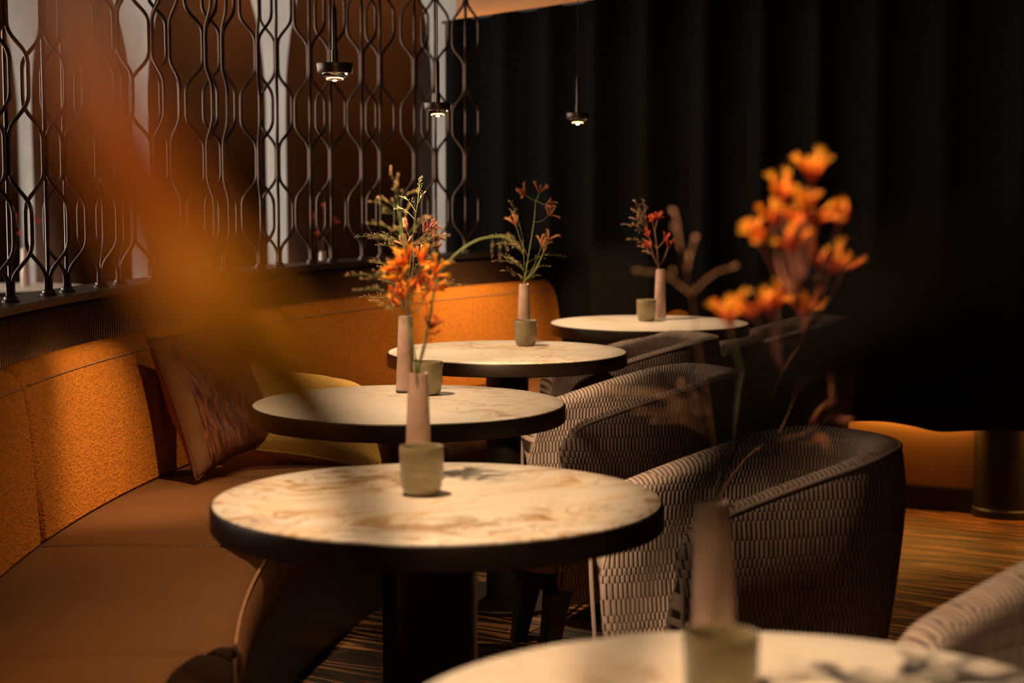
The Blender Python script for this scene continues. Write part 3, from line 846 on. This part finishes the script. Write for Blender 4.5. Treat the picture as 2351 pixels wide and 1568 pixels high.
def flower_stem(label, vase, trunk, heads, col, stem_mat, seed, rad=.0017, cat='flower', depth_jit=.03, group='kangaroo paw stems in the bud vases', size=1., zv=.74, bloom_dir=None):
    """trunk: points in the photo frame (px) at the vase's depth; heads: (px, py, number of blooms, joint index)"""
    r2 = random.Random(seed); d0 = vase[1]
    base = Vector((vase[0], vase[1], zv + .125))
    t = thing('kangaroo_paw_stem', label, cat, base, 0, group)
    tp = [Vector((0, 0, 0))] + [at(u, v, d0 + r2.uniform(-.4, .4)*depth_jit) - base for u, v in trunk]
    sp_ = spline(tp, 8)
    bm = bmesh.new(); tube(bm, sp_, [rad*(1.15-.5*i/len(sp_)) for i in range(len(sp_))], 7)
    heads3 = []
    for (u, v, nb, j) in heads:
        p = at(u, v, d0 + r2.uniform(-1, 1)*depth_jit) - base
        q = tp[min(j, len(tp)-1)]
        L = (p-q).length
        mid = q.lerp(p, .45) + Vector((0, 0, -.10*L)) + Vector((r2.uniform(-1, 1), r2.uniform(-1, 1), 0))*.05*L
        sp2 = spline([q, mid, p], 6)
        tube(bm, sp2, [rad*(.75-.25*i/len(sp2)) for i in range(len(sp2))], 6)
        dr = (p - mid).normalized()
        heads3.append((p, dr, nb))
    obj('stem', bm, stem_mat, t)
    for p, dr, nb in heads3:
        side = Quaternion(dr, r2.uniform(0, 6.28)) @ dr.orthogonal().normalized(); side2 = dr.cross(side)
        nb2 = nb + (2 if nb > 2 else 0)
        for k in range(nb2):
            f = (k/(nb2-1)*2-1) if nb2 > 1 else 0.                # fan from one side to the other, two staggered ranks
            dd = (dr + side*f*.85 + side2*(.28 if k % 2 else -.22) + Vector((0, 0, .22))).normalized()
            o = bpy.data.objects.new('bloom', BLOOMS[col][2 if r2.random() < .18 else r2.randrange(2)]); COL.objects.link(o); o.parent = t
            o.location = p - dr*.010*size*(1-abs(f)*.5) + side*f*.005*size
            o.rotation_mode = 'QUATERNION'
            o.rotation_quaternion = dd.to_track_quat('Z', 'X') @ Quaternion((0, 0, 1), r2.uniform(0, 6.28))
            s_ = size*r2.uniform(.8, 1.12); o.scale = (s_, s_, s_)
    return t
def grass_spray(label, vase, trunk, tips, seed, seed_mat, stem_mat, rad=.0011, seeds=7, seed_r=.0016, jit=.05, zv=.74, group='grass sprays in the bud vases', pen=.12, fine=True):
    r2 = random.Random(seed); d0 = vase[1]; base = Vector((vase[0], vase[1], zv + .125))
    t = thing('grass_spray', label, 'grass', base, 0, group)
    tp = [Vector((0, 0, 0))] + [at(u, v, d0 + r2.uniform(-.5, .5)*jit) - base for u, v in trunk]
    sp_ = spline(tp, 8); bm = bmesh.new()
    tube(bm, sp_, [rad*(1.2-.6*i/len(sp_)) for i in range(len(sp_))], 6)
    obj('culm', bm, stem_mat, t)
    bm = bmesh.new(); bs = bmesh.new()
    for (u, v) in tips:
        p = at(u, v, d0 + r2.uniform(-1, 1)*jit) - base
        # leave the culm at the nearest point lower than the tip
        cand = sorted(sp_[3:], key=lambda q: (q-p).length + (pen if q.z > p.z-.02 else 0))
        q = cand[min(len(cand)-1, r2.randrange(2))]; L = (p-q).length
        mid = q.lerp(p, .5) + Vector((0, 0, .12*L))
        path = spline([q, mid, p], 8)
        tube(bm, path, [.00055-.0003*i/len(path) for i in range(len(path))], 4)
        def seed_at(e, ax):
            ax = ax.normalized()*seed_r*2.2*r2.uniform(.8, 1.2)
            sd = ax.orthogonal().normalized()*seed_r*.62; s2 = ax.cross(sd).normalized()*seed_r*.62
            vs = [bs.verts.new(e-ax), bs.verts.new(e+sd), bs.verts.new(e+s2), bs.verts.new(e-sd), bs.verts.new(e-s2), bs.verts.new(e+ax)]
            for a, b in ((1, 2), (2, 3), (3, 4), (4, 1)): bs.faces.new((vs[0], vs[b], vs[a])); bs.faces.new((vs[5], vs[a], vs[b]))
        seed_at(p, p-mid)
        for k in range(seeds):
            f = .28 + .68*k/(seeds-1 if seeds > 1 else 1); c = path[min(len(path)-1, int(f*(len(path)-1)))]
            tw = L*.26*(1.15-f)*r2.uniform(.6, 1.2)
            dirv = ((p-q).normalized() + Vector((r2.uniform(-1, 1), r2.uniform(-1, 1), r2.uniform(-.5, .9)))*.75).normalized()
            e = c + dirv*tw
            if tw > .002: tube(bm, [c, e], .00026, 3)
            seed_at(e, dirv)
            if tw > .012 and fine:
                e2 = c.lerp(e, .55) + Vector((r2.uniform(-1, 1), r2.uniform(-1, 1), r2.uniform(-1, 1)))*tw*.35
                tube(bm, [c.lerp(e, .45), e2], .00022, 3); seed_at(e2, e2-c)
    tag(obj('fine_branches', bm, stem_mat, t), kind='stuff'); tag(obj('seeds', bs, seed_mat, t), kind='stuff')
    return t
V = VASE_AT
# nearest table
flower_stem('bright orange kangaroo paw towering out of focus from the nearest table', V['T1'], [(1652, 1165), (1672, 1040), (1690, 900), (1700, 850)],
    [(1672, 735, 6, 4), (1665, 700, 2, 4)], 'orange', M['stem_green'], 11, .0022, size=1.0)
flower_stem('tallest spreading orange kangaroo paw at right, blooms before the curtain', V['T1'], [(1650, 1165), (1690, 1050), (1738, 960), (1790, 850), (1840, 760), (1822, 680)],
    [(1866, 400, 7, 6), (1795, 450, 6, 6), (1852, 470, 5, 6), (1775, 500, 4, 6), (1738, 545, 7, 6), (1828, 510, 5, 6), (1820, 560, 4, 6), (1868, 500, 3, 6), (1930, 500, 5, 5), (1882, 595, 3, 5), (1912, 612, 4, 5), (1942, 605, 2, 5), (1765, 705, 6, 4), (1728, 712, 3, 4), (1782, 690, 4, 4), (1848, 706, 5, 5), (1860, 695, 2, 5)], 'orange', M['stem_pink'], 12, .0022, size=.85)
flower_stem('dim drooping rust kangaroo paw low behind the tall orange one', V['T1'], [(1652, 1165), (1720, 1060), (1790, 1010)], [(1838, 905, 5, 3), (1880, 985, 2, 3), (1925, 950, 2, 3), (1885, 1020, 1, 3)], 'rust', M['stem_brown'], 13, .0014)
grass_spray('blurred russet grass spray left of the tall orange flower', V['T1'], [(1645, 1165), (1625, 950), (1600, 780), (1590, 690), (1560, 560)],
    [(1548, 485), (1598, 545), (1688, 612), (1462, 622), (1420, 905), (1460, 945), (1500, 965), (1395, 895), (1560, 880)], 21, M['stem_brown'], M['stem_brown'], .0009, 2, .0019, .03, fine=False)
# middle table
flower_stem('dense orange kangaroo paw above the middle gold-veined table', V['T2'], [(957, 850), (945, 770), (938, 720), (950, 660), (962, 625)],
    [(967, 598, 4, 5), (930, 603, 4, 5), (908, 612, 3, 4), (965, 635, 4, 5), (1003, 625, 3, 4), (912, 642, 3, 4), (937, 668, 4, 4), (953, 660, 3, 4), (909, 668, 3, 3), (990, 660, 4, 4), (919, 692, 3, 3), (975, 690, 2, 3)], 'orange', M['stem_green'], 31, .0018)
grass_spray('loose golden grass spray fanning out from the middle table vase', V['T2'], [(955, 850), (938, 700), (930, 580), (912, 470)],
    [(897, 385), (915, 402), (868, 455), (850, 462), (842, 512), (848, 545), (795, 632), (830, 640), (850, 600), (812, 665), (850, 690), (940, 470), (985, 500), (1010, 560), (1030, 540), (1055, 655), (1040, 600), (905, 520), (960, 440)], 32, M['seed'], M['stem_green'], .0013, 6, .0016, .05)
grass_spray('bent green grass stalk arching to the right from the middle table vase', V['T2'], [(962, 848), (985, 740), (1003, 645), (1040, 590), (1095, 552), (1150, 542)],
    [(1180, 545), (1190, 560), (1165, 575), (1150, 600), (1130, 590), (1200, 580)], 33, M['seed'], M['stem_green'], .0022, 6, .0011, .02, pen=0)
flower_stem('small withered dark red bloom hanging at the middle table vase', V['T2'], [(962, 850), (975, 805), (985, 765)], [(992, 748, 3, 3), (1000, 765, 1, 3)], 'red', M['stem_brown'], 34, .0010, size=.8)
# table beside the cushion
flower_stem('pink kangaroo paw standing behind the dense orange bunch', V['T3'], [(932, 715), (945, 640), (950, 590), (945, 560)],
    [(932, 522, 5, 4), (978, 532, 6, 4), (1000, 540, 6, 4), (930, 560, 4, 3), (1000, 565, 4, 3), (965, 575, 3, 3), (990, 520, 4, 4)], 'pink', M['stem_pink'], 41, .0017, size=.95)
grass_spray('fine wiry grass spray with pinkish seeds around the pink bloom', V['T3'], [(931, 715), (940, 620), (948, 540), (958, 470)],
    [(968, 405), (978, 440), (1000, 495), (1022, 528), (845, 540), (862, 562), (815, 545), (850, 600), (865, 612), (870, 642), (886, 645), (848, 682), (826, 682), (1050, 605), (1040, 650), (1090, 657), (905, 480), (918, 450), (990, 590), (895, 690), (900, 580)], 42, M['seed_pink'], M['stem_green'], .0010, 12, .0010, .06)
# table before the lit back
flower_stem('slender rust kangaroo paw in the vase before the lit banquette back', V['T4'], [(1205, 645), (1213, 590), (1226, 510), (1230, 460)],
    [(1182, 512, 4, 2), (1203, 445, 3, 4), (1240, 437, 4, 4), (1258, 470, 4, 4), (1263, 492, 3, 3), (1246, 560, 3, 1), (1262, 545, 3, 1), (1250, 575, 2, 1)], 'rust', M['stem_green'], 51, .0018)
grass_spray('small seeded grass spray in the vase before the lit banquette back', V['T4'], [(1203, 645), (1203, 600), (1200, 540)],
    [(1125, 541), (1140, 560), (1170, 480), (1168, 460), (1130, 600), (1160, 592), (1145, 585), (1150, 622), (1300, 590), (1240, 632), (1265, 612), (1180, 600), (1175, 560), (1190, 630)], 52, M['seed'], M['stem_green'], .0010, 11, .0014, .05)
# farthest table
flower_stem('dark red kangaroo paw in the vase before the curtain', V['T5'], [(1512, 612), (1508, 570), (1503, 530)],
    [(1498, 505, 6, 3), (1488, 540, 4, 2), (1528, 548, 4, 2), (1536, 562, 3, 1), (1492, 565, 3, 1), (1510, 500, 4, 3)], 'red', M['stem_brown'], 61, .0016)
grass_spray('one-sided grass spray leaning left from the vase before the curtain', V['T5'], [(1510, 612), (1496, 570), (1485, 520)],
    [(1427, 515), (1445, 500), (1450, 480), (1455, 460), (1475, 458), (1440, 550), (1465, 565), (1475, 577)], 62, M['seed'], M['stem_brown'], .0010, 7, .0018, .05)

# ------------------------------------------------------------------ room behind the screen
BT = [((-2.35, 8.15), 'left'), ((-1.58, 8.05), 'middle'), ((-.90, 7.75), 'right')]
bmarb = marble('marble_back', 12.1, .1, .2)
blab = ['pale round table glimpsed through the left end of the screen', 'round table mostly hidden behind the middle of the screen', 'round table mostly hidden behind the right half of the screen']
for ((xy, w), lb, px) in zip(BT, blab, ((45, 480), (425, 470), (725, 500))):
    make_table(lb, xy, bmarb, 'tables behind the screen')
    vx = (xy[0]+.05, xy[1]+.05)
    make_vase(vx, 'bud vase behind the screen, on the %s hidden table' % w)
    u0 = W_PX/2 + F_PX*vx[0]/vx[1]
    flower_stem('blurred red kangaroo paw seen through the %s part of the screen' % w, vx, [(u0, 590), (u0, 540)],
        [(u0-22, 500, 5, 2), (u0+4, 480, 5, 2), (u0+26, 510, 4, 2), (u0-10, 540, 3, 1)], 'red', M['stem_brown'], 70, group='red flowers behind the screen')
place('woven tub armchair glimpsed at the left end behind the screen', (-2.55, 7.45), 80, 'chairs behind the screen')

# ------------------------------------------------------------------ tall vase with strap leaves next to the camera, far out of focus
fv = thing('floor_vase', 'tall dark floor vase holding the blurred strap leaves', 'vase', (.0, .40, 0))
lathe_obj('body', [(0, 0), (.08, 0), (.085, .01), (.10, .25), (.085, .55), (.035, .80), (.030, .90), (.034, .93), (.030, .93), (.026, .90), (.028, .80), (0, .78)], M['pedestal'], fv, 40)
def strap_leaf(name, label, pts, widths, mat, thick=.0012):
    base = Vector(pts[0]); sp_ = spline([Vector(p)-base for p in pts], 10); n = len(sp_)
    ws = []
    for i in range(n):
        f = i/(n-1)*(len(widths)-1); k = min(len(widths)-2, int(f)); ws.append(widths[k] + (widths[k+1]-widths[k])*(f-k))
    bm = bmesh.new(); uvl = bm.loops.layers.uv.new('UVMap'); rows = []; L = [0]
    for a, b in zip(sp_, sp_[1:]): L.append(L[-1] + (b-a).length)
    for i in range(n):
        tg = (sp_[min(i+1, n-1)] - sp_[max(i-1, 0)]).normalized()
        fr = Vector((.25, -1, .35)); side = tg.cross(fr).normalized(); nn = side.cross(tg).normalized()
        w = ws[i]/2; row = []
        for (a, b) in ((-1, .0), (-.5, -.10), (0, -.16), (.5, -.10), (1, 0), (.5, -.10+.09), (0, -.16+.12), (-.5, -.10+.09)):
            row.append(bm.verts.new(sp_[i] + side*a*w + nn*b*w))
        rows.append(row)
    grid_faces(bm, rows, True, lambda i, j: (abs(((j % 8) if (j % 8) < 5 else 8-(j % 8))-2)*.005, L[min(i, n-1)]), uvl)
    bm.faces.new(rows[0]); bm.faces.new(list(reversed(rows[-1])))
    bmesh.ops.recalc_face_normals(bm, faces=bm.faces)
    o = obj(name, bm, mat, None, base); return tag(o, label, 'leaf')
LM1 = leaf_mat('orange_strap_leaf', [(0, (.05, .035, .01)), (.70, (.10, .05, .015)), (.75, (.25, .11, .02)), (.79, (.80, .42, .01)), (.83, (.80, .32, .01)), (.87, (.70, .20, .01)), (.91, (.36, .09, .015)), (.96, (.11, .032, .012))], .52)
LM2 = leaf_mat('dark_strap_leaf', [(0, (.002, .0025, .0035)), (.6, (.002, .002, .003)), (1, (.004, .003, .002))], .45, .02)
LM2.node_tree.nodes['Principled BSDF'].inputs['Specular IOR Level'].default_value = .08
strap_leaf('strap_leaf', 'very blurred orange strap leaf crossing the left of the picture', [(-.004, .40, .80), (-.010, .385, .98), tuple(at(905, 1560, .36)), tuple(at(868, 1300, .35)), tuple(at(810, 1080, .34)), tuple(at(690, 900, .33)), tuple(at(520, 730, .32)), tuple(at(380, 540, .32)), tuple(at(260, 280, .32)), tuple(at(160, -30, .33)), tuple(at(110, -260, .34))],
    [.007, .008, .009, .009, .011, .017, .022, .022, .018, .014, .003], LM1)
strap_leaf('strap_leaf', 'very blurred dark strap leaf arching over the right of the picture', [(.006, .40, .80), (.012, .37, .98), tuple(at(1400, 1600, .29)), tuple(at(1470, 1400, .27)), tuple(at(1560, 1200, .255)), tuple(at(1700, 1000, .25)), tuple(at(1880, 830, .25)), tuple(at(2120, 690, .25)), tuple(at(2420, 590, .26)), tuple(at(2700, 570, .27))],
    [.005, .007, .0085, .0125, .0150, .0160, .0160, .0150, .011, .002], LM2)
